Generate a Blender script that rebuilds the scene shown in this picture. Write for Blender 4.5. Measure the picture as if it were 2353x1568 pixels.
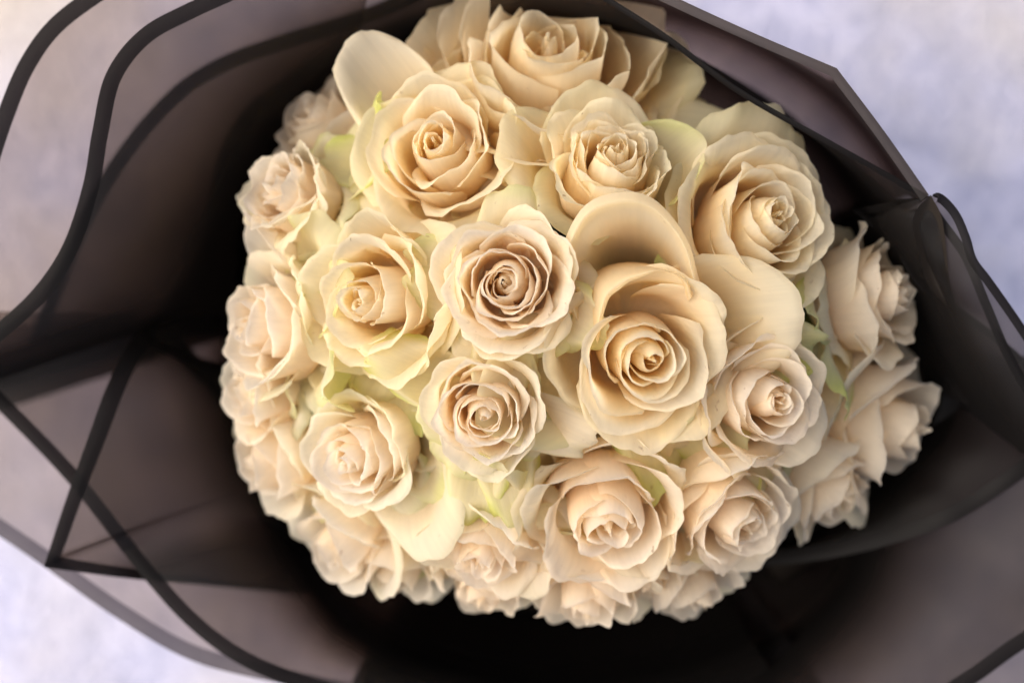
import bpy, math, random
import numpy as np
from mathutils import Vector, Matrix, Quaternion

for o in list(bpy.data.objects):
    bpy.data.objects.remove(o)
C = bpy.context.scene.collection
sc = bpy.context.scene
rad = math.radians

# ------------------------------------------------------------------ camera, sky, sun, exposure
ZC, ZF = 0.928, 0.405            # camera height above the ground, height of the sharp flowers
cam = bpy.data.cameras.new('camera')
cam_ob = bpy.data.objects.new('camera', cam); C.objects.link(cam_ob); sc.camera = cam_ob
cam_ob.location = (0, 0, ZC)     # looks straight down into the bouquet
cam.lens = 50; cam.sensor_width = 36; cam.clip_start = .01; cam.clip_end = 500
cam.dof.use_dof = True; cam.dof.focus_distance = ZC-ZF; cam.dof.aperture_fstop = 3.6; cam.dof.aperture_blades = 0

SUN_EL, SUN_AZ = rad(46), rad(178)        # light comes from the left of the picture and a little above it
w = bpy.data.worlds.new('World'); sc.world = w; w.use_nodes = True
nt = w.node_tree
sky = nt.nodes.new('ShaderNodeTexSky'); sky.sky_type = 'NISHITA'; sky.sun_disc = False
sky.sun_elevation = SUN_EL; sky.sun_rotation = rad(90)-SUN_AZ
sky.air_density = .7; sky.dust_density = 5.0; sky.ozone_density = 1.0
nt.links.new(sky.outputs[0], nt.nodes['Background'].inputs[0])
nt.nodes['Background'].inputs[1].default_value = .105
sl = bpy.data.lights.new('sun', 'SUN'); sl.energy = 1.6; sl.angle = rad(85); sl.color = (1, .93, .82)
sun = bpy.data.objects.new('sun', sl); C.objects.link(sun)
sd = Vector((math.cos(SUN_EL)*math.cos(SUN_AZ), math.cos(SUN_EL)*math.sin(SUN_AZ), math.sin(SUN_EL)))
sun.rotation_euler = sd.to_track_quat('Z', 'Y').to_euler(); sun.location = sd*5
vs_ = sc.view_settings
vs_.view_transform = 'Standard'; vs_.look = 'None'; vs_.exposure = .82; vs_.gamma = 1
cy = sc.cycles
cy.use_denoising = True; cy.max_bounces = 18; cy.diffuse_bounces = 14; cy.transmission_bounces = 8
cy.transparent_max_bounces = 24; cy.caustics_reflective = False; cy.caustics_refractive = False

# ------------------------------------------------------------------ helpers
PXW = 2352.0
def P(px, py, z):
    """point at height z that lies on the line of sight of a place in the photograph (2352 wide)"""
    k = .72*(ZC-z)/PXW
    return Vector(((px-1176)*k, -(py-784)*k, z))

def tag(o, label, cat, group=None, kind=None):
    o['label'] = label; o['category'] = cat
    if group: o['group'] = group
    if kind: o['kind'] = kind

def link(name, me, mat, parent=None):
    o = bpy.data.objects.new(name, me); C.objects.link(o)
    if mat: me.materials.append(mat)
    if parent: o.parent = parent
    return o

def mat_new(name):
    m = bpy.data.materials.new(name); m.use_nodes = True
    m.node_tree.nodes.clear(); return m, m.node_tree

def N(nt, typ, **kw):
    n = nt.nodes.new(typ)
    for k, v in kw.items():
        if k in n.inputs.keys(): n.inputs[k].default_value = v
        else: setattr(n, k, v)
    return n

# ------------------------------------------------------------------ materials
def petal_material():
    m, n = mat_new('rose_petal'); L = n.links.new
    out = N(n, 'ShaderNodeOutputMaterial')
    col = N(n, 'ShaderNodeAttribute', attribute_name='pigment_and_light')
    uv = N(n, 'ShaderNodeAttribute', attribute_name='petal_uv')
    mp = N(n, 'ShaderNodeMapping'); mp.inputs['Scale'].default_value = (26, 2.2, 1)
    L(uv.outputs['Vector'], mp.inputs['Vector'])
    vein = N(n, 'ShaderNodeTexNoise', Scale=1.0, Detail=3.0, Roughness=.55); L(mp.outputs[0], vein.inputs['Vector'])
    mp2 = N(n, 'ShaderNodeMapping'); mp2.inputs['Scale'].default_value = (5, 5, 1)
    L(uv.outputs['Vector'], mp2.inputs['Vector'])
    blot = N(n, 'ShaderNodeTexNoise', Scale=1.0, Detail=4.0, Roughness=.6); L(mp2.outputs[0], blot.inputs['Vector'])
    r1 = N(n, 'ShaderNodeMapRange'); r1.inputs['From Min'].default_value = .3; r1.inputs['From Max'].default_value = .75
    r1.inputs['To Min'].default_value = .95; r1.inputs['To Max'].default_value = 1.02
    L(vein.outputs['Fac'], r1.inputs['Value'])
    mul = N(n, 'ShaderNodeVectorMath', operation='SCALE'); L(col.outputs['Color'], mul.inputs[0]); L(r1.outputs[0], mul.inputs['Scale'])
    # small brown bruises near the rims of some petals
    sep = N(n, 'ShaderNodeSeparateXYZ'); L(uv.outputs['Vector'], sep.inputs[0])
    mp3 = N(n, 'ShaderNodeMapping'); mp3.inputs['Scale'].default_value = (16, 12, 1); L(uv.outputs['Vector'], mp3.inputs['Vector'])
    sp = N(n, 'ShaderNodeTexNoise', Scale=1.0, Detail=2.0); L(mp3.outputs[0], sp.inputs['Vector'])
    r2 = N(n, 'ShaderNodeMapRange'); r2.inputs['From Min'].default_value = .70; r2.inputs['From Max'].default_value = .77; L(sp.outputs['Fac'], r2.inputs['Value'])
    r3 = N(n, 'ShaderNodeMapRange'); r3.inputs['From Min'].default_value = .82; r3.inputs['From Max'].default_value = .97; L(sep.outputs['Y'], r3.inputs['Value'])
    mm = N(n, 'ShaderNodeMath', operation='MULTIPLY'); L(r2.outputs[0], mm.inputs[0]); L(r3.outputs[0], mm.inputs[1])
    mm2 = N(n, 'ShaderNodeMath', operation='MULTIPLY'); L(mm.outputs[0], mm2.inputs[0]); mm2.inputs[1].default_value = .6
    br = N(n, 'ShaderNodeMixRGB'); L(mm2.outputs[0], br.inputs[0]); L(mul.outputs[0], br.inputs[1]); br.inputs[2].default_value = (.36, .22, .09, 1)
    bump = N(n, 'ShaderNodeBump', Strength=.26, Distance=.0006); 
    ad = N(n, 'ShaderNodeMath', operation='ADD'); L(vein.outputs['Fac'], ad.inputs[0]); L(blot.outputs['Fac'], ad.inputs[1])
    L(ad.outputs[0], bump.inputs['Height'])
    pr = N(n, 'ShaderNodeBsdfPrincipled', Roughness=.58); pr.inputs['Specular IOR Level'].default_value = .28
    pr.inputs['Sheen Weight'].default_value = .06
    tr = N(n, 'ShaderNodeBsdfTranslucent'); mx = N(n, 'ShaderNodeMixShader'); mx.inputs[0].default_value = .62
    L(br.outputs[0], pr.inputs['Base Color']); L(br.outputs[0], tr.inputs['Color'])
    L(bump.outputs[0], pr.inputs['Normal']); L(bump.outputs[0], tr.inputs['Normal'])
    L(pr.outputs[0], mx.inputs[1]); L(tr.outputs[0], mx.inputs[2]); L(mx.outputs[0], out.inputs[0])
    return m

def green_material(name, c1, c2):
    m, n = mat_new(name); L = n.links.new
    out = N(n, 'ShaderNodeOutputMaterial'); tc = N(n, 'ShaderNodeTexCoord')
    no = N(n, 'ShaderNodeTexNoise', Scale=120.0, Detail=4.0); L(tc.outputs['Object'], no.inputs['Vector'])
    mx = N(n, 'ShaderNodeMixRGB'); L(no.outputs['Fac'], mx.inputs[0]); mx.inputs[1].default_value = (*c1, 1); mx.inputs[2].default_value = (*c2, 1)
    pr = N(n, 'ShaderNodeBsdfPrincipled', Roughness=.5); L(mx.outputs[0], pr.inputs['Base Color'])
    tr = N(n, 'ShaderNodeBsdfTranslucent'); L(mx.outputs[0], tr.inputs['Color'])
    ms = N(n, 'ShaderNodeMixShader'); ms.inputs[0].default_value = .25
    L(pr.outputs[0], ms.inputs[1]); L(tr.outputs[0], ms.inputs[2]); L(ms.outputs[0], out.inputs[0])
    return m

def film_material(name, tint, body, rough, trans=.5, gloss=.018):
    """thin smoked film: what passes straight through falls with the length of the path inside it"""
    m, n = mat_new(name); L = n.links.new
    out = N(n, 'ShaderNodeOutputMaterial'); ge = N(n, 'ShaderNodeNewGeometry')
    dot = N(n, 'ShaderNodeVectorMath', operation='DOT_PRODUCT'); L(ge.outputs['Normal'], dot.inputs[0]); L(ge.outputs['Incoming'], dot.inputs[1])
    ab = N(n, 'ShaderNodeMath', operation='ABSOLUTE'); L(dot.outputs['Value'], ab.inputs[0])
    mxm = N(n, 'ShaderNodeMath', operation='MAXIMUM'); L(ab.outputs[0], mxm.inputs[0]); mxm.inputs[1].default_value = .18
    inv = N(n, 'ShaderNodeMath', operation='DIVIDE'); inv.inputs[0].default_value = 1.0; L(mxm.outputs[0], inv.inputs[1])
    cmb = N(n, 'ShaderNodeCombineColor')
    for i in range(3):
        pw = N(n, 'ShaderNodeMath', operation='POWER'); pw.inputs[0].default_value = tint[i]; L(inv.outputs[0], pw.inputs[1]); L(pw.outputs[0], cmb.inputs[i])
    tp = N(n, 'ShaderNodeBsdfTransparent'); L(cmb.outputs[0], tp.inputs['Color'])
    tc = N(n, 'ShaderNodeTexCoord'); no = N(n, 'ShaderNodeTexNoise', Scale=900.0, Detail=2.0); L(tc.outputs['Object'], no.inputs['Vector'])
    cr = N(n, 'ShaderNodeTexNoise', Scale=14.0, Detail=2.0, Distortion=.6); L(tc.outputs['Object'], cr.inputs['Vector'])
    b0 = N(n, 'ShaderNodeBump', Strength=.35, Distance=.006); L(cr.outputs['Fac'], b0.inputs['Height'])
    bp = N(n, 'ShaderNodeBump', Strength=.08, Distance=.0003); L(no.outputs['Fac'], bp.inputs['Height']); L(b0.outputs[0], bp.inputs['Normal'])
    gl = N(n, 'ShaderNodeBsdfGlossy', Roughness=rough); gl.inputs['Color'].default_value = (1, 1, 1, 1); L(bp.outputs[0], gl.inputs['Normal'])
    df = N(n, 'ShaderNodeBsdfDiffuse'); df.inputs['Color'].default_value = (*body, 1)
    tl = N(n, 'ShaderNodeBsdfTranslucent'); tl.inputs['Color'].default_value = (*[c*trans for c in body], 1)
    a1 = N(n, 'ShaderNodeAddShader'); L(df.outputs[0], a1.inputs[0]); L(tl.outputs[0], a1.inputs[1])
    a2 = N(n, 'ShaderNodeAddShader'); L(a1.outputs[0], a2.inputs[0]); L(tp.outputs[0], a2.inputs[1])
    ms = N(n, 'ShaderNodeMixShader'); 
    ms.inputs[0].default_value = gloss; L(a2.outputs[0], ms.inputs[1]); L(gl.outputs[0], ms.inputs[2]); L(ms.outputs[0], out.inputs[0])
    return m

def ground_material():
    m, n = mat_new('pale_stone_ground'); L = n.links.new
    out = N(n, 'ShaderNodeOutputMaterial'); tc = N(n, 'ShaderNodeTexCoord')
    a = N(n, 'ShaderNodeTexNoise', Scale=26.0, Detail=5.0, Roughness=.6, Distortion=.4); L(tc.outputs['Object'], a.inputs['Vector'])
    b = N(n, 'ShaderNodeTexNoise', Scale=7.0, Detail=4.0, Roughness=.55); L(tc.outputs['Object'], b.inputs['Vector'])
    c = N(n, 'ShaderNodeTexNoise', Scale=160.0, Detail=3.0); L(tc.outputs['Object'], c.inputs['Vector'])
    r1 = N(n, 'ShaderNodeValToRGB'); L(a.outputs['Fac'], r1.inputs[0])
    e = r1.color_ramp.elements; e[0].position = .33; e[0].color = (.38, .39, .54, 1); e[1].position = .66; e[1].color = (.62, .61, .76, 1)
    r2 = N(n, 'ShaderNodeValToRGB'); L(b.outputs['Fac'], r2.inputs[0])
    e = r2.color_ramp.elements; e[0].position = .42; e[0].color = (0, 0, 0, 1); e[1].position = .72; e[1].color = (1, 1, 1, 1)
    mx = N(n, 'ShaderNodeMixRGB'); L(r2.outputs[0], mx.inputs[0]); L(r1.outputs[0], mx.inputs[1]); mx.inputs[2].default_value = (.60, .56, .57, 1)
    dd = N(n, 'ShaderNodeVectorMath', operation='DISTANCE'); L(tc.outputs['Object'], dd.inputs[0]); dd.inputs[1].default_value = (-.43, .30, 0)
    r3 = N(n, 'ShaderNodeMapRange'); r3.inputs['From Min'].default_value = .24; r3.inputs['From Max'].default_value = .10; L(dd.outputs['Value'], r3.inputs['Value'])
    m3 = N(n, 'ShaderNodeMixRGB'); L(r3.outputs[0], m3.inputs[0]); L(mx.outputs[0], m3.inputs[1]); m3.inputs[2].default_value = (.56, .48, .40, 1); mx = m3   # a sandy stain
    mu = N(n, 'ShaderNodeMixRGB', blend_type='OVERLAY'); mu.inputs[0].default_value = .25; L(mx.outputs[0], mu.inputs[1]); L(c.outputs['Fac'], mu.inputs[2])
    ad = N(n, 'ShaderNodeMath', operation='ADD'); L(a.outputs['Fac'], ad.inputs[0]); L(c.outputs['Fac'], ad.inputs[1])
    bp = N(n, 'ShaderNodeBump', Strength=.5, Distance=.006); L(ad.outputs[0], bp.inputs['Height'])
    pr = N(n, 'ShaderNodeBsdfPrincipled', Roughness=.8); L(mu.outputs[0], pr.inputs['Base Color']); L(bp.outputs[0], pr.inputs['Normal'])
    L(pr.outputs[0], out.inputs[0])
    return m

M_PETAL = petal_material()
M_STEM = green_material('rose_stem', (.05, .10, .025), (.09, .15, .04))
M_SEPAL = green_material('rose_sepal', (.16, .24, .06), (.26, .33, .10))
M_LEAF = green_material('rose_leaf', (.03, .07, .02), (.06, .11, .03))
M_FILM = film_material('smoked_film', (.385, .345, .315), (.0055, .0047, .0044), .55, gloss=.013)
M_LIGHT = film_material('single_smoked_film', (.53, .47, .435), (.008, .007, .0075), .5)
M_HALF = film_material('folded_smoked_film', (.28, .235, .21), (.004, .0034, .003), .55, gloss=.006)
M_DARK = film_material('doubled_and_shade_film', (.16, .135, .125), (.024, .0195, .016), .55, gloss=.006)  # densest film; on the added bottom sheet its tint stands in for shade
M_BAND = film_material('film_black_border', (.028, .024, .023), (.006, .0052, .005), .50, gloss=.007)
M_GROUND = ground_material()

# ------------------------------------------------------------------ the ground
gm = bpy.data.meshes.new('ground')
gm.from_pydata([(-60, -60, 0), (60, -60, 0), (60, 60, 0), (-60, 60, 0)], [], [(0, 1, 2, 3)])
go = link('ground', gm, M_GROUND); tag(go, 'pale mottled stone ground under the bouquet', 'ground', kind='structure'); del go['category']
def S(x):
    x = np.clip(x, 0, 1)
    return x*x*(3-2*x)

def grid_mesh(name, X, col, uv):
    """petal-thin sheet from an (nv, nu, 3) grid of points"""
    nv, nu, _ = X.shape
    V = X.reshape(-1, 3)
    idx = np.arange(nv*nu).reshape(nv, nu)
    F = np.stack([idx[:-1, :-1].ravel(), idx[:-1, 1:].ravel(), idx[1:, 1:].ravel(), idx[1:, :-1].ravel()], 1).astype(np.int32)
    me = bpy.data.meshes.new(name)
    me.vertices.add(len(V)); me.vertices.foreach_set('co', V.astype(np.float32).ravel())
    me.loops.add(F.size); me.loops.foreach_set('vertex_index', F.ravel())
    me.polygons.add(len(F)); me.polygons.foreach_set('loop_start', np.arange(0, F.size, 4, dtype=np.int32))
    me.polygons.foreach_set('use_smooth', np.ones(len(F), dtype=bool))
    ca = me.attributes.new('pigment_and_light', 'FLOAT_COLOR', 'POINT')
    cc = np.concatenate([col.reshape(-1, 3), np.ones((nv*nu, 1))], 1)
    ca.data.foreach_set('color', cc.astype(np.float32).ravel())
    ua = me.attributes.new('petal_uv', 'FLOAT_VECTOR', 'POINT')
    ua.data.foreach_set('vector', uv.reshape(-1, 3).astype(np.float32).ravel())
    me.update(calc_edges=True)
    return me

LIME = np.array([.74, .77, .28])
# heart, blade and rim pigments, uneven light across the blooms tinted in: yellow cream, peach hearted, blush, near white
HUES = {'y': ((.975, .775, .47), (.97, .83, .555), (.97, .885, .675)),
        'o': ((.975, .785, .54), (.97, .84, .63), (.97, .895, .755)),
        'p': ((.97, .775, .525), (.965, .825, .60), (.965, .875, .72)),
        'w': ((.965, .785, .52), (.965, .845, .64), (.965, .90, .775))}

def petal_mesh(p, rng, scale):
    g = p.get
    nu, nv = g('nu', 17), g('nv', 17)
    u = np.linspace(-1, 1, nu); v = np.r_[np.linspace(0, .95, nv-2), .98, 1.]
    U, V = np.meshgrid(u, v)
    def wob(x, f, a):
        return a*(np.sin(x*f+rng.uniform(0, 6.28))+.6*np.sin(x*f*1.9+rng.uniform(0, 6.28))+.4*np.sin(x*f*3.3+rng.uniform(0, 6.28)))
    L, W = p['L'], p['W']
    lu = L*(1-g('k', .28)*np.abs(U)**g('pw', 2.4)+g('tip', .03)*np.exp(-(U/.16)**2)) + L*wob(U, 3.0, g('lw', .010)) + L*wob(U, 11., g('nick', .0035))
    vs = g('vs', .72)-g('vsu', .16)*np.abs(U)
    a2 = p['a2']+wob(U, 1.8, g('a2w', 9)) - g('sidecurl', 14)*np.abs(U)**1.5
    v1 = g('v1', .3)
    al = p['a0']+(p['a1']-p['a0'])*S((V-v1+.14)/.30)+(a2-p['a1'])*S((V-vs)/(1.02-vs))
    al = al-g('lip', 45)*S((V-.955)/.045)
    al = np.radians(al)
    dv = np.diff(V, axis=0)*lu[:1]
    cs, sn = np.cos(al), np.sin(al)
    rho = g('rb', .02)+np.concatenate([np.zeros((1, nu)), np.cumsum((cs[1:]+cs[:-1])/2*dv, 0)])
    z = g('zb', 0.)+np.concatenate([np.zeros((1, nu)), np.cumsum((sn[1:]+sn[:-1])/2*dv, 0)])
    rho = np.maximum(rho, .010)
    hw = W*(.34+.66*S(V/.62))*(1-.10*S((V-.75)/.25))
    A = hw/np.maximum(rho, .03); am = g('amax', 2.5)
    A = A/(1+(A/am)**4)**.25
    s = g('s', .16)
    ang = U*A
    r2 = rho*(1+s*ang/1.6)+g('c', .06)*np.abs(U)**3*V**2
    r2 = r2-g('cup', 0)*U**2*S((V-g('cv', 0))/(.7-g('cv', 0)))*(1-.35*S((V-.75)/.25)); z = z+g('cup', 0)*.25*U**2*S(V/.7)
    amp = g('ruf', .012)
    rf = wob(U, g('ruff', 7.), amp)*V**5
    r2 = r2+rf; z = z+wob(U, g('ruff', 7.)*.8, amp*.9)*V**6 + wob(U, 15., .0055*g('t', .5))*V**9
    # broad dents over the blade
    r2 = r2+wob(U*1.3+V*2., 1.6, g('dent', .010))*S(V/.5)
    th = p['phi']+ang+g('twist', 0)*V
    X = np.stack([r2*np.cos(th), r2*np.sin(th), z], 2)
    ln = p.get('lean')
    if ln is not None:
        X[..., 0] += ln[0]*z; X[..., 1] += ln[1]*z
    X *= scale
    t = g('t', .5); gr = g('green', 0.)
    PEACH, CREAM, PALE = [np.array(h) for h in HUES[g('hue', 'y')]]
    rim = np.clip(np.maximum(V, np.abs(U)**4*V*1.0), 0, 1)
    base = PEACH*(1-t*.75)+CREAM*t*.75
    k1 = S((V-.35)/.6)[..., None]
    col = base*(1-k1)+(CREAM*(.75-.45*t)+PALE*(.25+.45*t))*k1
    e = (S((rim-.78)/.2)*.7)[..., None]
    col = col*(1-e)+PALE*e
    if gr > 0:
        blot = np.clip(.55+wob(U, 2.5, .35)+.3*np.abs(U), 0, 1)
        m = (gr*np.clip(S((V-.72)/.28)*blot+.55*S((.5-V)/.4)+.28, 0, 1))[..., None]
        col = col*(1-m)+LIME*m
    col = col*(1+rng.uniform(-.03, .02))
    uv = np.stack([U*.5+.5, V, np.full_like(U, rng.uniform(0, 50))], 2)
    return grid_mesh('petal', X, col, uv)

def rose_petals(sp, rng):
    """list of petal parameter dictionaries, inside to outside"""
    N = sp.get('N', 30); g = sp.get('g', 1.05); op = sp.get('open', .5); H = sp.get('H', 1.0); fl = sp.get('flare', op); op = sp.get('curl', op*.75)
    lean = sp.get('lean', (0, 0)); out = []; ms = sp.get('mess', rng.uniform(.05, .4))
    ph = rng.uniform(0, 6.28)
    rm_out = sp.get('rm', .56)
    for i in range(N):
        t = i/(N-1.)
        ph += rad(137.5)*(1+rng.uniform(-.09, .09)*(1+2*ms)) if i > 4 else rad(170)+rng.uniform(-.4, .4)
        rm = .012+(rm_out+.02)*t**g*(1+rng.uniform(-.07, .07))
        a1 = 97+9*max(0, 1-t/.15)-(8+34*fl)*t**1.5+rng.uniform(-4, 4)*(1+1.6*ms)
        a2 = 126-(44+105*op)*S(np.array((t-.15)/.85)).item()+rng.uniform(-16, 10)*(1+ms)
        wh = H*(.98+.13*max(0, 1-t/.5)+.10*math.sin(min(t*1.5, 1)*3.14*.55)-(.10+.34*fl)*t**2.2)*(1+rng.uniform(-.04, .04)*(1+1.6*ms))
        L = rm+wh
        W = .30+.55*t**.7
        out.append(dict(nu=17 if t < .4 else 25, phi=ph, a0=8+10*(1-t), a1=a1, a2=a2, L=L, W=W*rng.uniform(.88, 1.12), v1=rm/L+.04, vs=.70+.18*(1-t)-.05*op,
            s=(.20-.08*t)*rng.uniform(.7, 1.2), c=.02+.10*t*op, k=.20+.10*t, tip=.008+.025*rng.random(), amax=2.9-1.55*t**.7,
            ruf=(.004+.012*t)*(1+ms), t=t, lean=(lean[0]*(1-t**.8), lean[1]*(1-t**.8)), lw=(.006+.006*t)*(1+ms), a2w=(5+10*t)*(1+ms), sidecurl=5+22*t*op, dent=.004+.012*t,
            green=sp.get('green', .25)*max(0, t-.72)*2))
    for k in range(sp.get('guards', 5)+1):
        ph += rad(137.5)*(1+rng.uniform(-.06, .06))
        a1 = rng.uniform(38, 62)-14*fl
        out.append(dict(phi=ph, a0=-4, a1=a1, a2=a1-rng.uniform(45, 85), L=(1.08+.30*rng.random())*sp.get('gl', 1.), W=.80*rng.uniform(.85, 1.15), v1=.36, vs=.62, s=.06, c=.06,
            k=.30, tip=.012, cup=rng.uniform(.05, .28), amax=1.35, ruf=.022, ruff=8, t=1., nu=23, nv=18, lw=.016, a2w=16, sidecurl=26, dent=.022, green=min(1., .12+sp.get('green', .25)*rng.uniform(.8, 2.2)), zb=-.03, rb=.08))
    gc = sp.get('gcull')
    if gc: out = [q for q in out if not (q['t'] == 1. and 'nv' in q and gc[0] < (math.degrees(q['phi']) % 360) < gc[1])]
    for e in sp.get('extra', []):
        q = dict(a0=0, a1=50, a2=10, L=1.2, W=.85, v1=.36, vs=.62, s=.04, c=.05, k=.30, tip=.03, amax=1.4, ruf=.016, t=1., nu=25, nv=22, lw=.012, a2w=10, sidecurl=18, dent=.015, green=.2, zb=-.02, rb=.08)
        q.update(e); q['phi'] = rad(e['phi']); out.append(q)
    cu = sp.get('cull')
    if cu:                                       # petals that gave way to a larger one on that side
        out = [q for q in out if not (q['t'] > .5 and cu[0] < (math.degrees(q['phi']) % 360) < cu[1])]
    for q in out: q['hue'] = sp.get('hue', 'y')
    return out

def frill(phi, L=1.8, a1=30, green=1., W=.62):
    return dict(phi=phi, L=L, a1=a1, a2=a1-40, W=W, ruf=.045, ruff=6., cup=.22, green=green, dent=.03, lw=.025, a2w=30, tip=0.)
# ------------------------------------------------------------------ the wrapping: smoked film sheets with a black border
DX, DY = 1320., 720.             # middle of the flower dome in the photograph
AX = P(DX, DY, .30)              # the axis of the bouquet
BIND = Vector((AX.x, AX.y, .08))

def crom(pts, per):
    """Catmull-Rom through pts (n, k); a point whose last value is 1 is a sharp corner"""
    pts = np.array(pts, float); segs = []; cur = [pts[0]]
    for p in pts[1:]:
        cur.append(p)
        if p[-1] > .5: segs.append(np.array(cur)); cur = [p]
    if len(cur) > 1: segs.append(np.array(cur))
    out = []
    for s in segs:
        q = np.vstack([2*s[0]-s[1], s, 2*s[-1]-s[-2]])
        for i in range(1, len(q)-2):
            t = np.linspace(0, 1, per, endpoint=False)[:, None]
            a, b, c, d = q[i-1], q[i], q[i+1], q[i+2]
            out.append(.5*((2*b)+(-a+c)*t+(2*a-5*b+4*c-d)*t*t+(-a+3*b-3*c+d)*t**3))
        out.append(s[-1:][:, :])
    r = np.vstack(out)
    keep = np.r_[True, np.linalg.norm(np.diff(r[:, :2], axis=0), axis=1) > 1e-3]
    return r[keep]

def sheet(label, pts, width, side, f, zm, ang=None, per=9, rip=.0016, taper=0, seed=0, mat=None, bmat=None, thr=None):
    """pts: (px, py, z, corner); side +1 when the sheet lies right of the edge as drawn; f, zm: where it passes the dome"""
    E = crom([p if len(p) == 4 else (*p, 0) for p in pts], per)
    d = np.gradient(E[:, :2], axis=0)
    seg = np.diff(E[:, :2], axis=0); seg /= np.linalg.norm(seg, axis=1, keepdims=True)
    sp_, sn_ = np.vstack([seg[:1], seg]), np.vstack([seg, seg[-1:]])
    width = width*.9
    n = (np.stack([-sp_[:, 1], sp_[:, 0]], 1)+np.stack([-sn_[:, 1], sn_[:, 0]], 1))*.5
    ln = np.linalg.norm(n, axis=1, keepdims=True); n = n/np.maximum(ln, .45)**2   # mitre at corners; y down: right-hand side
    m = len(E); s = np.linspace(0, 1, m)
    wd = width*(.12+.88*np.clip(s/taper, 0, 1)**.7) if taper > 0 else width*(.12+.88*np.clip((1-s)/-taper, 0, 1)**.7) if taper < 0 else width*np.ones(m)
    I2 = E[:, :2]+n*wd[:, None]*side
    al = np.r_[0, np.cumsum(np.linalg.norm(np.diff(E[:, :2], axis=0), axis=1))]
    for c in range(1, m-1):                       # trim the inner line of the border at sharp inward corners
        cs = float(np.dot(seg[c-1], seg[c])); cr = (seg[c-1, 0]*seg[c, 1]-seg[c-1, 1]*seg[c, 0])*side
        if cs < .8 and cr > 0:
            th2 = (math.pi-math.acos(max(-1, cs)))/2
            I2[np.abs(al-al[c]) < wd[c]/math.tan(th2)] = I2[c]
    fs = np.interp(s, np.linspace(0, 1, len(f)), f) if isinstance(f, list) else np.full(m, f)
    zms = np.interp(s, np.linspace(0, 1, len(zm)), zm) if isinstance(zm, list) else np.full(m, zm)
    if ang is None:
        th = np.unwrap(np.arctan2(-(E[:, 1]-DY)/.87, E[:, 0]-DX))
    else:
        th = np.interp(s, np.linspace(0, 1, len(ang)), np.radians(ang))
    rng = np.random.RandomState(seed+11); ph = rng.uniform(0, 6.28, 6)
    nr = 22; rows = np.zeros((nr+1, m, 3))
    for j in range(m):
        i = np.array([I2[j, 0], I2[j, 1], E[j, 2]-.0012])      # everything here in (px, py, z), turned into space below
        md = np.array([DX+840*fs[j]*math.cos(th[j]), DY-730*fs[j]*math.sin(th[j]), zms[j]])
        bb = P(DX, DY, BIND.z); kz = PXW/(.72*(ZC-BIND.z))
        b = np.array([DX+(.034*math.cos(th[j])+BIND.x-bb.x)*kz, DY-(.034*math.sin(th[j])+BIND.y-bb.y)*kz, BIND.z])
        t = np.linspace(0, 1, nr+1)[:, None]
        k = .42
        w1 = np.clip(t/k, 0, 1); w2 = np.clip((t-k)/(1-k), 0, 1)**1.25
        low = (1-w1)**2*b+2*w1*(1-w1)*np.array([b[0]*.15+md[0]*.85, b[1]*.15+md[1]*.85, md[2]-.10])+w1**2*md
        q1 = np.array([md[0]*.95+i[0]*.05, md[1]*.95+i[1]*.05, md[2]*.5+i[2]*.5]); q2 = np.array([md[0]*.70+i[0]*.30, md[1]*.70+i[1]*.30, i[2]-.004])
        up = (1-w2)**3*md+3*w2*(1-w2)**2*q1+3*w2**2*(1-w2)*q2+w2**3*i
        px = np.where(t <= k, low, up)
        rows[:, j] = [P(*r) for r in px]
    tt = np.linspace(0, 1, nr+1)[:, None]
    wv = np.sin(s*17+ph[0]+tt*3)+.7*np.sin(s*31+ph[1]-tt*5)+.5*np.sin(s*7+ph[2]+tt*9)
    rows[..., 2] += rip*wv*np.sin(np.pi*np.clip(tt, 0, 1))**.7
    me = sheet_mesh('wrapping_film', rows)
    o = link('wrapping_film', me, mat or M_FILM)
    tag(o, label, 'wrapping film', 'smoked film sheets wrapped round the bouquet')
    if width > 0:
        B = np.stack([rows[-1]*(1-q)+np.array([P(*E[j, :3]) for j in range(m)])*q for q in np.linspace(0, 1, 4)])
        B[1:3, :, 2] += .0004
        link('border', sheet_mesh('border', B), bmat or M_BAND, o)
    return o

def sheet_mesh(name, X):
    nv, nu, _ = X.shape
    idx = np.arange(nv*nu).reshape(nv, nu)
    F = np.stack([idx[:-1, :-1].ravel(), idx[:-1, 1:].ravel(), idx[1:, 1:].ravel(), idx[1:, :-1].ravel()], 1).astype(np.int32)
    me = bpy.data.meshes.new(name)
    me.vertices.add(nv*nu); me.vertices.foreach_set('co', X.reshape(-1, 3).astype(np.float32).ravel())
    me.loops.add(F.size); me.loops.foreach_set('vertex_index', F.ravel())
    me.polygons.add(len(F)); me.polygons.foreach_set('loop_start', np.arange(0, F.size, 4, dtype=np.int32))
    me.polygons.foreach_set('use_smooth', np.ones(len(F), dtype=bool))
    me.update(calc_edges=True)
    return me

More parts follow.
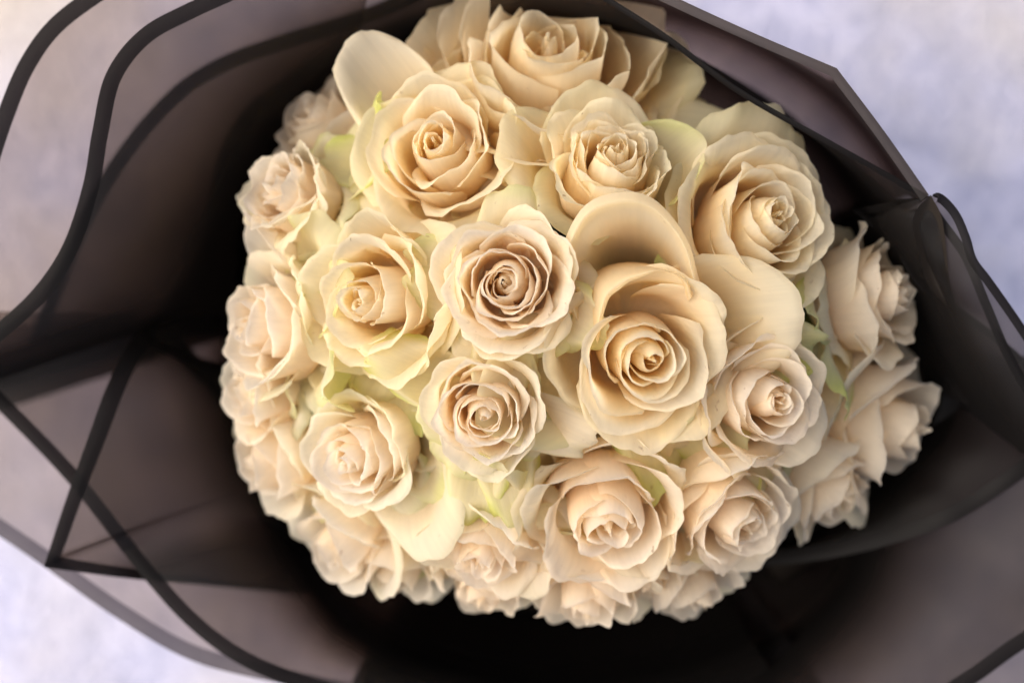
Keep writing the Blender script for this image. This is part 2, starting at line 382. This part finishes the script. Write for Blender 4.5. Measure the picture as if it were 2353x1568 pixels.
# upper left: four waves of film one inside the other
sheet('outermost film wave in the upper left corner, its black border against the ground',
      [(900, -420, .37), (640, -290, .37), (430, -170, .37), (250, -55, .37), (120, 40, .37), (45, 140, .37), (-8, 265, .37), (-60, 420, .37), (-130, 600, .36), (-190, 760, .35), (-220, 900, .33), (-224, 985, .27), (-225, 1000, .20)],
      44, -1, .98, [.255]*9+[.25, .15], ang=[128, 134, 140, 146, 151, 156, 160, 164, 168, 172, 177, 180, 184, 185], seed=1, mat=M_LIGHT)
sheet('film sheet with the long S-shaped black border on the left',
      [(1320, -330, .385), (1100, -270, .385), (900, -200, .385), (640, -85, .385), (430, 8, .385), (318, 72, .385), (243, 170, .385), (212, 300, .385), (190, 425, .38), (145, 560, .38), (78, 662, .375), (-10, 745, .37), (-110, 825, .36), (-170, 900, .33), (-174, 940, .26), (-175, 950, .19)],
      42, -1, .96, [.25]*11+[.245, .15], ang=[88, 100, 112, 120, 128, 136, 143, 150, 156, 161, 166, 170, 174, 178, 181, 182], seed=2)
sheet('film wave whose blurred dark border arches behind the S-shaped one',
      [(1250, -160, .31), (1020, -60, .31), (850, 15, .31), (640, 82, .31), (520, 125, .31), (420, 182, .31), (340, 258, .308), (268, 348, .30), (210, 440, .28), (160, 540, .25), (110, 660, .22), (60, 800, .19), (58, 815, .15)],
      40, -1, .93, [.235]*8+[.22, .14], seed=3)
sheet('innermost film wave with a dark border close to the upper left roses',
      [(1420, -120, .27), (1240, -45, .27), (1060, 20, .27), (900, 55, .27), (760, 115, .27), (630, 195, .27), (545, 270, .268), (500, 360, .262), (478, 470, .25), (440, 600, .235), (380, 690, .22), (330, 760, .20)],
      44, -1, .95, .21, seed=4, mat=M_DARK)
# lower left
sheet('outer film edge along the lower left, grey border lying against the pale ground',
      [(-400, 760, 0.310), (-350, 890, 0.310), (-270, 1020, 0.310), (-140, 1140, 0.310), (0, 1232, 0.310), (100, 1300, 0.310), (270, 1420, 0.310), (440, 1516, 0.310), (640, 1568, 0.310), (860, 1612, 0.310), (1150, 1650, 0.310), (1500, 1700, 0.310), (2000, 1760, 0.300)],
      40, -1, [.95, .95, .95, .95, .95, .97, 1.03, 1.10, 1.16, 1.18, 1.18, 1.15], .235, seed=5, bmat=film_material('film_grey_border', (.17, .15, .15), (.02, .018, .019), .42), mat=M_LIGHT)
sheet('film sheet whose pointed corner folds up to a dark peak beside the left roses',
      [(700, 1366, 0.210), (500, 1346, 0.270), (300, 1328, 0.322), (100, 1302, 0.342, 1), (150, 1150, 0.345), (200, 1010, 0.345), (248, 880, 0.340), (298, 785, 0.325), (345, 745, 0.300), (402, 768, 0.270), (470, 832, 0.255), (540, 905, 0.240), (600, 970, 0.225)],
      46, 1, .92, .23, ang=[232, 222, 212, 205, 199, 194, 191, 193, 197], seed=6, taper=.45)
sheet('film sheet with a straight black border running diagonally across the lower left',
      [(-225, 735, 0.330), (-110, 838, 0.330), (0, 945, 0.330), (160, 1112, 0.330), (320, 1315, 0.330), (440, 1445, 0.330), (570, 1535, 0.330), (740, 1596, 0.325), (950, 1640, 0.320), (1300, 1700, 0.320), (1900, 1790, 0.310)],
      38, -1, [.93, .93, .95, .98, 1.02, 1.08, 1.14, 1.16, 1.16, 1.12], .24, seed=7)
# bottom and lower right
sheet('lowest film sheet under the bottom of the bouquet reaching past the picture',
      [(760, 1640, .31), (960, 1800, .31), (1200, 1900, .31), (1700, 1900, .31), (2200, 1800, .31), (2560, 1560, .31), (2760, 1250, .31), (2800, 900, .31)],
      40, -1, [1.25, 1.25, 1.25, 1.15, 1.02, .98], .225, seed=8)
sheet('film sheet with a black border cutting the bottom right corner',
      [(800, 1620, .33), (940, 1720, .345), (1100, 1790, .345), (1600, 1800, .345), (1960, 1730, .345), (2215, 1585, .345), (2352, 1490, .345), (2520, 1395, .345), (2700, 1230, .345), (2800, 1000, .345)],
      40, -1, [1.22, 1.24, 1.24, 1.20, 1.10, 1.0, .96, .95], .235, seed=9)
sheet('film sheet with a soft dark border sweeping below the right hand roses',
      [(1560, 1300, .26), (1700, 1300, .275), (1850, 1290, .29), (2000, 1262, .305), (2150, 1216, .32), (2250, 1166, .325), (2352, 1096, .33), (2500, 990, .33), (2640, 860, .33)],
      40, -1, .93, .23, seed=10, mat=M_HALF)
sheet('film sheet with a black border curving round the right side of the roses',
      [(1740, 1275, .25), (1850, 1240, .26), (1970, 1182, .275), (2090, 1100, .29), (2180, 990, .30), (2214, 860, .31), (2205, 730, .32), (2165, 600, .33), (2142, 458, .335)],
      46, -1, 1.02, .215, seed=11, mat=M_DARK, taper=-.25)
sheet('added dark film sheet standing in for the shade under the bottom roses',
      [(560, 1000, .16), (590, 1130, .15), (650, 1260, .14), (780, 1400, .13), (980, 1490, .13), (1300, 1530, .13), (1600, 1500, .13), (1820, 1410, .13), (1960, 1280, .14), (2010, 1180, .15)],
      0, -1, .93, .19, seed=17, mat=M_DARK)  # added sheet, its dark tint plays the shade below the blooms
# right: the twisted edge
sheet('film flap with a black border crossing in front of the far right rose',
      [(2134, 450, .388), (2050, 462, .372), (1956, 482, .35, 1), (2002, 520, .352), (2050, 560, .355), (2102, 650, .358), (2199, 724, .356), (2300, 800, .35), (2420, 915, .35), (2560, 1080, .345)],
      20, -1, .86, .24, ang=[24, 20, 12, 4, -4, -12], seed=12, taper=.1)
sheet('film sheet whose black border curls up from the knot at the right edge',
      [(2141, 447, .389), (2156, 443, .389), (2178, 457, .388), (2206, 492, .387), (2229, 546, .386), (2244, 594, .385), (2278, 640, .384), (2346, 737, .38), (2440, 880, .375), (2560, 1060, .37)],
      23, 1, [.78, .80, .84, .90, .95, 1.0], .245, ang=[22, 14, 6, -4, -12], seed=13, taper=.12)
sheet('film sheet with a black border running just inside the curled one at right',
      [(2138, 448, .386), (2162, 491, .384), (2219, 569, .382), (2246, 624, .38), (2277, 700, .378), (2335, 830, .373), (2440, 1000, .366), (2580, 1190, .355)],
      24, 1, [.76, .78, .82, .88, .93, .98], .24, ang=[20, 13, 5, -4, -12], seed=14, taper=.15)
def leaf_fold(label, left, right, mat):
    """a doubled tongue of film between two curves, bulging a little"""
    A = crom([(*p, 0) for p in left], 8); B = crom([(*p, 0) for p in right], 8)
    n = min(len(A), len(B)); s = np.linspace(0, 1, n)
    A = np.stack([np.interp(s, np.linspace(0, 1, len(A)), A[:, k]) for k in range(3)], 1); B = np.stack([np.interp(s, np.linspace(0, 1, len(B)), B[:, k]) for k in range(3)], 1)
    q = np.linspace(0, 1, 9)[:, None, None]
    R = A[None]*(1-q)+B[None]*q; R[..., 2] -= .006*np.sin(np.pi*q[..., 0])*np.sin(np.pi*s)[None]
    R = np.array([[P(*p) for p in row] for row in R])
    o = link('wrapping_film', sheet_mesh('wrapping_film', R), mat); tag(o, label, 'wrapping film', 'smoked film sheets wrapped round the bouquet')
leaf_fold('dark tongue of doubled film hanging from the knot on the right',
      [(2136, 450, .391), (2108, 478, .387), (2096, 515, .382), (2107, 568, .377), (2133, 656, .371), (2198, 728, .364)],
      [(2138, 450, .391), (2160, 490, .389), (2170, 540, .385), (2176, 600, .38), (2184, 660, .373), (2199, 730, .364)], M_DARK)
# upper right
sheet('stiff pointed film sheet with a brown border in the upper right',
      [(1180, -210, .40), (1380, -90, .40), (1560, -2, .40), (1740, 80, .40), (1922, 157, .40, 1), (2030, 300, .395), (2134, 448, .389)],
      25, 1, .98, .255, ang=[104, 84, 62, 46, 34, 22], seed=15, rip=.0006, bmat=film_material('film_brown_border', (.12, .095, .075), (.016, .013, .011), .42), mat=M_LIGHT)
sheet('film sheet with a thin black fold line inside the pointed upper right sheet',
      [(1140, -180, .392), (1290, -75, .392), (1400, -5, .392), (1530, 78, .392), (1700, 204, .39), (1900, 318, .39), (2020, 385, .388), (2130, 447, .386)],
      15, 1, .86, .235, ang=[106, 84, 62, 44, 30, 18], seed=16, rip=.0006)
# ------------------------------------------------------------------ the roses
def tube_mesh(name, pts, radii, sides=8):
    V, F = [], []
    pts = [Vector(p) for p in pts]
    for i, p in enumerate(pts):
        t = (pts[min(i+1, len(pts)-1)]-pts[max(i-1, 0)]).normalized()
        q = Vector((0, 0, 1)).rotation_difference(t)
        for k in range(sides):
            a = 2*math.pi*k/sides
            V.append(p+q@Vector((radii[i]*math.cos(a), radii[i]*math.sin(a), 0)))
    for i in range(len(pts)-1):
        for k in range(sides):
            a, b = i*sides+k, i*sides+(k+1) % sides
            F.append((a, b, b+sides, a+sides))
    F.append(tuple(range(sides))[::-1]); F.append(tuple(range(len(V)-sides, len(V))))
    me = bpy.data.meshes.new(name); me.from_pydata(V, [], F)
    me.polygons.foreach_set('use_smooth', [True]*len(F)); me.update()
    return me

def leaf_mesh(name, L, W, droop, fold, nu=7, nv=10):
    u = np.linspace(-1, 1, nu); v = np.linspace(0, 1, nv); U, V = np.meshgrid(u, v)
    wd = W*np.sin(np.pi*np.clip(V, .02, .985)**.8)**.8
    X = np.stack([V*L*np.cos(droop*V), U*wd, -V*L*np.sin(droop*V)*.6+np.abs(U)*wd*fold+.0012*np.sin(V*16+U)], 2)
    return grid_mesh(name, X, np.ones((nv, nu, 3))*.3, np.stack([U, V, V*0], 2))

LEAVES = [leaf_mesh('leaf', .045, .014, .7, .35), leaf_mesh('leaf', .036, .012, 1.1, .25)]
ROSES_GROUP = 'cream roses gathered into the bouquet'

def make_rose(idx, sp):
    rng = random.Random(1000+idx*17+sp.get('seed', 0))
    x, y = sp['at']
    q = math.sqrt(((x-DX)/850)**2+((y-DY)/745)**2); sp['edge'] = min(1, max(0, (q-.55)/.3)); Rpx = sp['R']*(1.18+.04*sp['edge'])
    z = ZF+.012-.125*(1-math.sqrt(max(0., 1-.92*min(q, 1.04)**2)))+sp.get('dz', 0)
    if y > 150: x += 26*sp['edge']*(x-DX)/850; y += 24*sp['edge']*(y-DY)/745
    if 'az' in sp: az = rad(sp['az'])
    else: az = math.atan2(-(y-DY)/745, (x-DX)/850)
    tl = rad(sp['tilt'] if 'tilt' in sp else min(78, 66*q**1.15))
    if tl > rad(55): tl = rad(55)+(tl-rad(55))*.45
    ax = Vector((math.sin(tl)*math.cos(az), math.sin(tl)*math.sin(az), math.cos(tl)))
    scale = Rpx*.72*(ZC-z)/PXW
    H = sp.get('H', 1.0)
    eye = P(x, y, z)
    base = eye-ax*(H*scale*.98)
    e = bpy.data.objects.new('rose', None); C.objects.link(e); e.empty_display_size = .01
    e.location = base
    quat = Vector((0, 0, 1)).rotation_difference(ax)
    e.rotation_mode = 'QUATERNION'; e.rotation_quaternion = quat
    e['eye_z'] = z
    tag(e, sp['label'], 'rose', ROSES_GROUP)
    for p in rose_petals(sp, rng):
        link('petal', petal_mesh(p, rng, scale), M_PETAL, e)
    # sepals, hip and stem
    for k in range(5):
        s = link('sepal', leaf_mesh('sepal', .026, .0042, rng.uniform(.2, 1.2), .3, 5, 7), M_SEPAL, e)
        s.location = (0, 0, -.004); s.rotation_euler = (0, rng.uniform(-.2, .5), k*1.2566+rng.uniform(-.2, .2))
    inv = quat.inverted()
    loc = lambda p: inv@(Vector(p)-base)
    a = 2.399*idx; rb = .006+.016*math.sqrt(idx/27.)
    bind = Vector((BIND.x+rb*math.cos(a), BIND.y+rb*math.sin(a), BIND.z)); foot = Vector((BIND.x-1.5*rb*math.cos(a+.6), BIND.y-1.5*rb*math.sin(a+.6), .004))
    p0 = base; p1 = base-ax*.03
    c = [loc(p0+ax*.004), loc(p0-ax*.006), loc(p0-ax*.012)]
    for t in (.15, .3, .45, .6, .75, .9, 1.):
        c.append(loc((1-t)**2*(p0-ax*.012)+2*t*(1-t)*(p1-ax*.01)+t*t*bind))
    c.append(loc(bind*.5+foot*.5)); c.append(loc(foot))
    link('stem', tube_mesh('stem', c, [.0045, .0062, .0034]+[.0026]*9), M_STEM, e)
    for k in range(2):
        lf = link('leaf', None, None, e) if False else bpy.data.objects.new('leaf', LEAVES[k]); 
        if not LEAVES[k].materials: LEAVES[k].materials.append(M_LEAF)
        if lf.name not in C.objects: C.objects.link(lf)
        lf.parent = e; lf.location = c[4+k]; lf.rotation_euler = (rng.uniform(-.3, .3), rng.uniform(-.9, -.2), rng.uniform(0, 6.28))
    return e

ROSES = [
 dict(at=(1255, 95), R=262, tilt=36, az=84, open=1.0, flare=1.6, curl=.30, N=24, g=1.0, rm=.82, H=.66, mess=.5, guards=4, green=.05, lean=(0, -.05), extra=[dict(phi=-14, L=1.28, a1=30, a2=-5, W=.62, ruf=.03, cup=.2), dict(phi=-34, L=1.22, a1=22, a2=-10, W=.6, ruf=.03, cup=.15, green=.5), dict(phi=6, L=1.2, a1=34, a2=10, W=.6, ruf=.03, cup=.2)], label='wide open rose at the very top, its petals spread flat like a bowl'),
 dict(at=(992, 330), R=182, tilt=20, az=135, open=.55, N=24, g=1.2, rm=.60, guards=4, green=.35, lean=(.05, 0),
      extra=[dict(phi=128, L=2.0, a1=50, a2=42, W=.70, cup=.35, green=.0, tip=0), frill(-62, 1.6), frill(-85, 1.55, 26, .7), frill(175, 1.5)], label='swirled rose below the top one with a large pale petal standing behind it'),
 dict(at=(1412, 352), R=128, tilt=30, az=80, open=.12, N=30, g=.85, rm=.62, H=1.25, guards=-1, green=.25,
      extra=[dict(phi=158, L=2.2, a1=58, a2=30, W=.92), dict(phi=100, L=2.0, a1=66, a2=50, W=1.2), dict(phi=15, L=2.0, a1=62, a2=70, W=1.0, green=.7), dict(phi=210, L=1.5, a1=60, a2=20, W=1.0, green=.35), dict(phi=305, L=.9, a1=80, a2=60, W=.7)],
      label='tight spiral rosebud cupped by loose broad outer petals near the top'),
 dict(at=(1775, 495), gcull=(160, 260), R=185, tilt=26, az=20, open=.40, N=28, g=1.0, rm=.56, guards=4, green=.12,
      extra=[frill(215, 1.15), frill(-70, 1.5, 34, .4), frill(-110, 1.5, 34, .5), dict(phi=75, L=1.55, a1=58, a2=8, W=.9, ruf=.03), dict(phi=170, L=1.25, a1=62, a2=20, W=.95)], label='oval rose in the upper right with ruffled outer petals beside the dark film'),
 dict(hue='p', at=(2035, 672), R=140, tilt=62, az=8, open=.3, N=24, g=1.0, guards=4, green=.1, dz=-.012, extra=[frill(190, 1.7), frill(250, 1.7)], label='half shaded rose facing right, behind the film flap at the right edge'),
 dict(hue='w', mess=1.1, at=(652, 438), R=120, tilt=46, az=155, open=.25, N=28, g=.9, guards=4, green=.4, dz=.0, extra=[frill(20, 2.), frill(-70, 1.9), frill(40, 2.3)], label='small tight rose at the upper left with a frilled pale centre'),
 dict(hue='y', at=(832, 690), R=178, tilt=28, az=185, open=.35, N=22, g=1.25, rm=.62, guards=4, green=.3,
      extra=[frill(-85, 1.55, 30, .9), frill(200, 1.5, 30, .8), dict(phi=10, L=1.6, a1=68, a2=40, W=.95, green=.1)], label='large loosely rolled rose left of the middle'),
 dict(hue='o', mess=.35, at=(1158, 650), R=158, tilt=8, az=170, open=.40, N=27, g=1.0, rm=.60, H=.84, guards=4, green=.25, extra=[frill(-95, 1.45, 36, .4), frill(160, 1.4, 34, .7), frill(-30, 1.4, 34, .7)], label='many petalled round rose in the middle with a crumpled peach heart'),
 dict(hue='y', at=(1485, 828), cull=(55, 150), R=200, tilt=14, az=-60, open=.50, N=24, g=1.15, rm=.58, guards=3, green=.15, lean=(.06, .02),
      extra=[dict(phi=14, L=1.85, a1=46, a2=20, W=1.0, cup=.2, green=.05), dict(phi=200, L=1.85, a1=44, a2=30, W=.95, cup=.2, green=.3), frill(-48, 1.75), frill(-2, 2.0, 24), frill(-75, 1.6)],
      label='big rose right of the middle with one tall hooded petal above it'),
 dict(hue='o', at=(1110, 957), R=136, tilt=14, az=-110, open=.30, N=25, g=.95, rm=.60, H=.86, guards=4, green=.3, extra=[frill(155, 2.1, 24), frill(-75, 1.9, 20), frill(-100, 2.0, 24), frill(-20, 1.7, 30, .2)], label='small round peach rose just below the middle'),
 dict(hue='p', at=(1780, 920), R=165, tilt=26, az=-20, open=.45, N=24, g=1.1, rm=.58, guards=4, green=.15, extra=[frill(110, 1.7, 30, .3), frill(-80, 1.15)], label='softly open rose to the right of the hooded one'),
 dict(hue='p', at=(2068, 980), R=198, tilt=64, az=-18, open=.6, N=15, mess=.1, g=1.1, guards=5, green=.25, dz=-.012, extra=[frill(110, 1.8, 30, .3)], label='rose seen side on at the right edge, its petals fanned in shade'),
 dict(hue='w', at=(590, 748), R=150, tilt=56, az=178, open=.45, N=24, g=1.1, guards=4, green=.5, dz=.0,
      extra=[frill(20, 1.8, 40, .8), frill(-30, 1.8, 40, .8), frill(60, 1.7, 40, .8), dict(phi=100, L=1.9, a1=48, a2=80, W=.42, cup=.25, green=0.)], label='pale rose at the left edge with a white petal standing up'),
 dict(hue='w', at=(572, 900), R=105, tilt=60, az=188, open=.3, N=15, mess=.1, g=1.0, guards=3, green=.2, dz=-.006, label='small whitish rose at the left edge, below the one with a standing petal'),
 dict(hue='w', at=(604, 1058), R=128, tilt=66, az=200, open=.4, N=15, mess=.1, g=1.0, guards=4, green=.3, dz=-.010, label='narrow rose at the lower left edge with pointed petal tips'),
 dict(hue='w', at=(812, 1052), R=142, tilt=34, az=205, open=.30, N=24, g=1.15, guards=4, green=.4,
      extra=[frill(80, 1.7, 40), frill(110, 1.6, 34), frill(10, 1.6, 40, .6), dict(phi=-45, L=1.9, a1=48, a2=10, W=1.0, green=.2)], label='rose with a bruised white lower petal in the lower left'),
 dict(hue='w', at=(770, 1255), R=148, tilt=62, az=222, open=.35, N=15, mess=.1, g=1.2, guards=4, green=.4, dz=-.004, extra=[frill(70, 1.8, 36, .9), frill(130, 1.8, 36, .9)], label='downward facing rose at the bottom left with hanging petals'),
 dict(hue='p', at=(1105, 1275), R=132, tilt=46, az=250, open=.25, N=18, g=1.3, rm=.64, guards=4, green=.25, extra=[frill(80, 1.9, 40, .7)], label='half open rose near the bottom, left of the largest bottom rose'),
 dict(hue='p', at=(1400, 1212), R=178, tilt=30, az=278, open=.35, N=20, g=1.35, rm=.64, guards=4, green=.15, label='largest bottom rose, a wide cup with few petals round a small bud'),
 dict(hue='p', at=(1700, 1192), R=170, tilt=42, az=310, open=.35, N=26, g=1.05, guards=4, green=.15, extra=[frill(110, 1.6, 36, .4), frill(75, 1.6, 36, .6)], label='greyish shaded rose at the lower right'),
 dict(hue='p', at=(1350, 1376), R=148, tilt=66, az=266, open=.35, N=15, mess=.1, g=1.1, guards=4, green=.2, dz=-.004, extra=[frill(130, 1.8, 40, .5)], label='small rose hanging at the very bottom of the bouquet'),
 dict(hue='p', at=(1600, 1352), R=155, tilt=74, az=294, open=.4, N=15, mess=.1, g=1.1, guards=5, green=.5, dz=-.016, extra=[frill(80, 1.8, 30, 1.)], label='shaded rose tucked under the greyish lower right one'),
 dict(at=(950, 130), R=120, tilt=62, az=120, open=.5, N=15, mess=.1, g=1.1, guards=5, green=.15, dz=-.016, label='rose hidden behind the upper left of the top one'),
 dict(hue='w', at=(730, 270), R=125, tilt=58, az=135, open=.5, N=18, g=1.1, guards=4, green=.05, dz=-.022, extra=[dict(phi=120, L=1.9, a1=48, a2=20, W=.9, cup=.15, green=0.)], label='rose behind the small upper left one showing a broad greyish petal'),
 dict(at=(1150, 1130), R=120, tilt=40, az=262, open=.3, N=16, g=1.1, guards=6, green=1.0, dz=-.035, label='low rose with lime green outer petals in the gap below the middle'),
 dict(hue='p', at=(1925, 1130), R=132, tilt=70, az=322, open=.4, N=15, mess=.1, g=1.1, guards=5, green=.2, dz=-.020, label='shaded rose between the greyish lower right one and the fanned one'),
 dict(hue='w', at=(915, 1312), R=132, tilt=72, az=245, open=.4, N=15, mess=.1, g=1.1, guards=5, green=.2, dz=-.022, label='blurred rose low down between the two bottom left roses'),
 dict(hue='p', at=(1115, 1352), R=118, tilt=70, az=256, open=.4, N=14, g=1.1, guards=5, green=.2, dz=-.02, label='low petals squeezed between the half open bottom rose and the hanging one'),
 dict(hue='p', at=(1490, 1325), R=100, tilt=62, az=280, open=.4, N=14, g=1.1, guards=4, green=.4, dz=-.016, label='small rolled bloom wedged under the right of the largest bottom rose'),
]
def throat_petal(e, outer, inner, hue, bell, lip):
    """a petal lofted from a deep inner curve to its free rim, both drawn as (px, py, height above the eye of the rose)"""
    R_ = crom([(*p, 0) for p in outer], 5)[:, :3]; T_ = crom([(*p, 0) for p in inner], 5)[:, :3]
    n = 41; s = np.linspace(0, 1, n)
    R_ = np.stack([np.interp(s, np.linspace(0, 1, len(R_)), R_[:, k]) for k in range(3)], 1); T_ = np.stack([np.interp(s, np.linspace(0, 1, len(T_)), T_[:, k]) for k in range(3)], 1)
    z0 = e['eye_z']; inv = e.rotation_quaternion.inverted(); base = Vector(e.location)
    V = np.r_[np.linspace(0, .9, 22), np.linspace(.92, 1, 6)]
    X = np.zeros((len(V), n, 3))
    for a_, v in enumerate(V):
        if bell: g, h = v**1.45, (min(v, .92)/.92)**1.15
        else: g, h = 1-math.cos(v*math.pi/2), math.sin(v*math.pi/2)
        q = max(0, (v-.86)/.14)
        for b_ in range(n):
            p = T_[b_]*(1-g)+R_[b_]*g
            d = (R_[b_]-T_[b_])[:2]; d = d/max(np.linalg.norm(d), 1e-6)
            w_ = 1.5*math.sin(b_*.9)+1.2*math.sin(b_*.37+1)
            z = T_[b_, 2]*(1-h)+R_[b_, 2]*h-lip*q*q
            X[a_, b_] = inv@(P(p[0]+d[0]*w_*v**4, p[1]+d[1]*w_*v**4, z0+z)-base)
    pe, cr_, pa = [np.array(c) for c in HUES[hue]]
    k1 = S((V-.2)/.6)[:, None, None]; k2 = (S((V-.86)/.14)*.6)[:, None, None]
    col = (pe*(1-k1)+cr_*k1)*(1-k2)+pa*k2; col = np.broadcast_to(col, X.shape).copy()
    UV = np.stack([np.broadcast_to(s[None], X.shape[:2]), np.broadcast_to(V[:, None], X.shape[:2]), np.full(X.shape[:2], 7.3)], 2)
    link('petal', grid_mesh('petal', X, col, UV), M_PETAL, e)

for i, sp in enumerate(ROSES):
    e = make_rose(i, sp)
    if sp['at'] == (1485, 828):     # the hooded petal above this bloom and the rolled one in its mouth
        throat_petal(e, [(1352, 800, -.020), (1312, 720, -.010), (1294, 640, -.003), (1294, 560, .002), (1325, 492, .005), (1375, 454, .007), (1440, 440, .008), (1500, 457, .007), (1550, 502, .005), (1585, 567, .002), (1606, 640, -.004), (1632, 720, -.011), (1640, 800, -.02)],
                     [(1420, 790, -.060), (1408, 735, -.063), (1400, 690, -.065), (1398, 660, -.066), (1408, 638, -.067), (1425, 628, -.067), (1450, 624, -.067), (1478, 626, -.067), (1500, 634, -.067), (1516, 652, -.066), (1524, 690, -.065), (1530, 735, -.063), (1530, 790, -.060)], 'y', True, .005)
        throat_petal(e, [(1372, 790, -.006), (1384, 735, -.002), (1394, 698, .001), (1416, 668, .002), (1452, 644, .003), (1500, 627, .003), (1542, 626, .002), (1572, 640, -.001), (1592, 680, -.006)],
                     [(1352, 720, -.034), (1350, 670, -.034), (1362, 632, -.034), (1395, 610, -.034), (1440, 602, -.034), (1492, 606, -.034), (1536, 622, -.034), (1560, 652, -.034), (1572, 700, -.034)], 'y', False, .004)
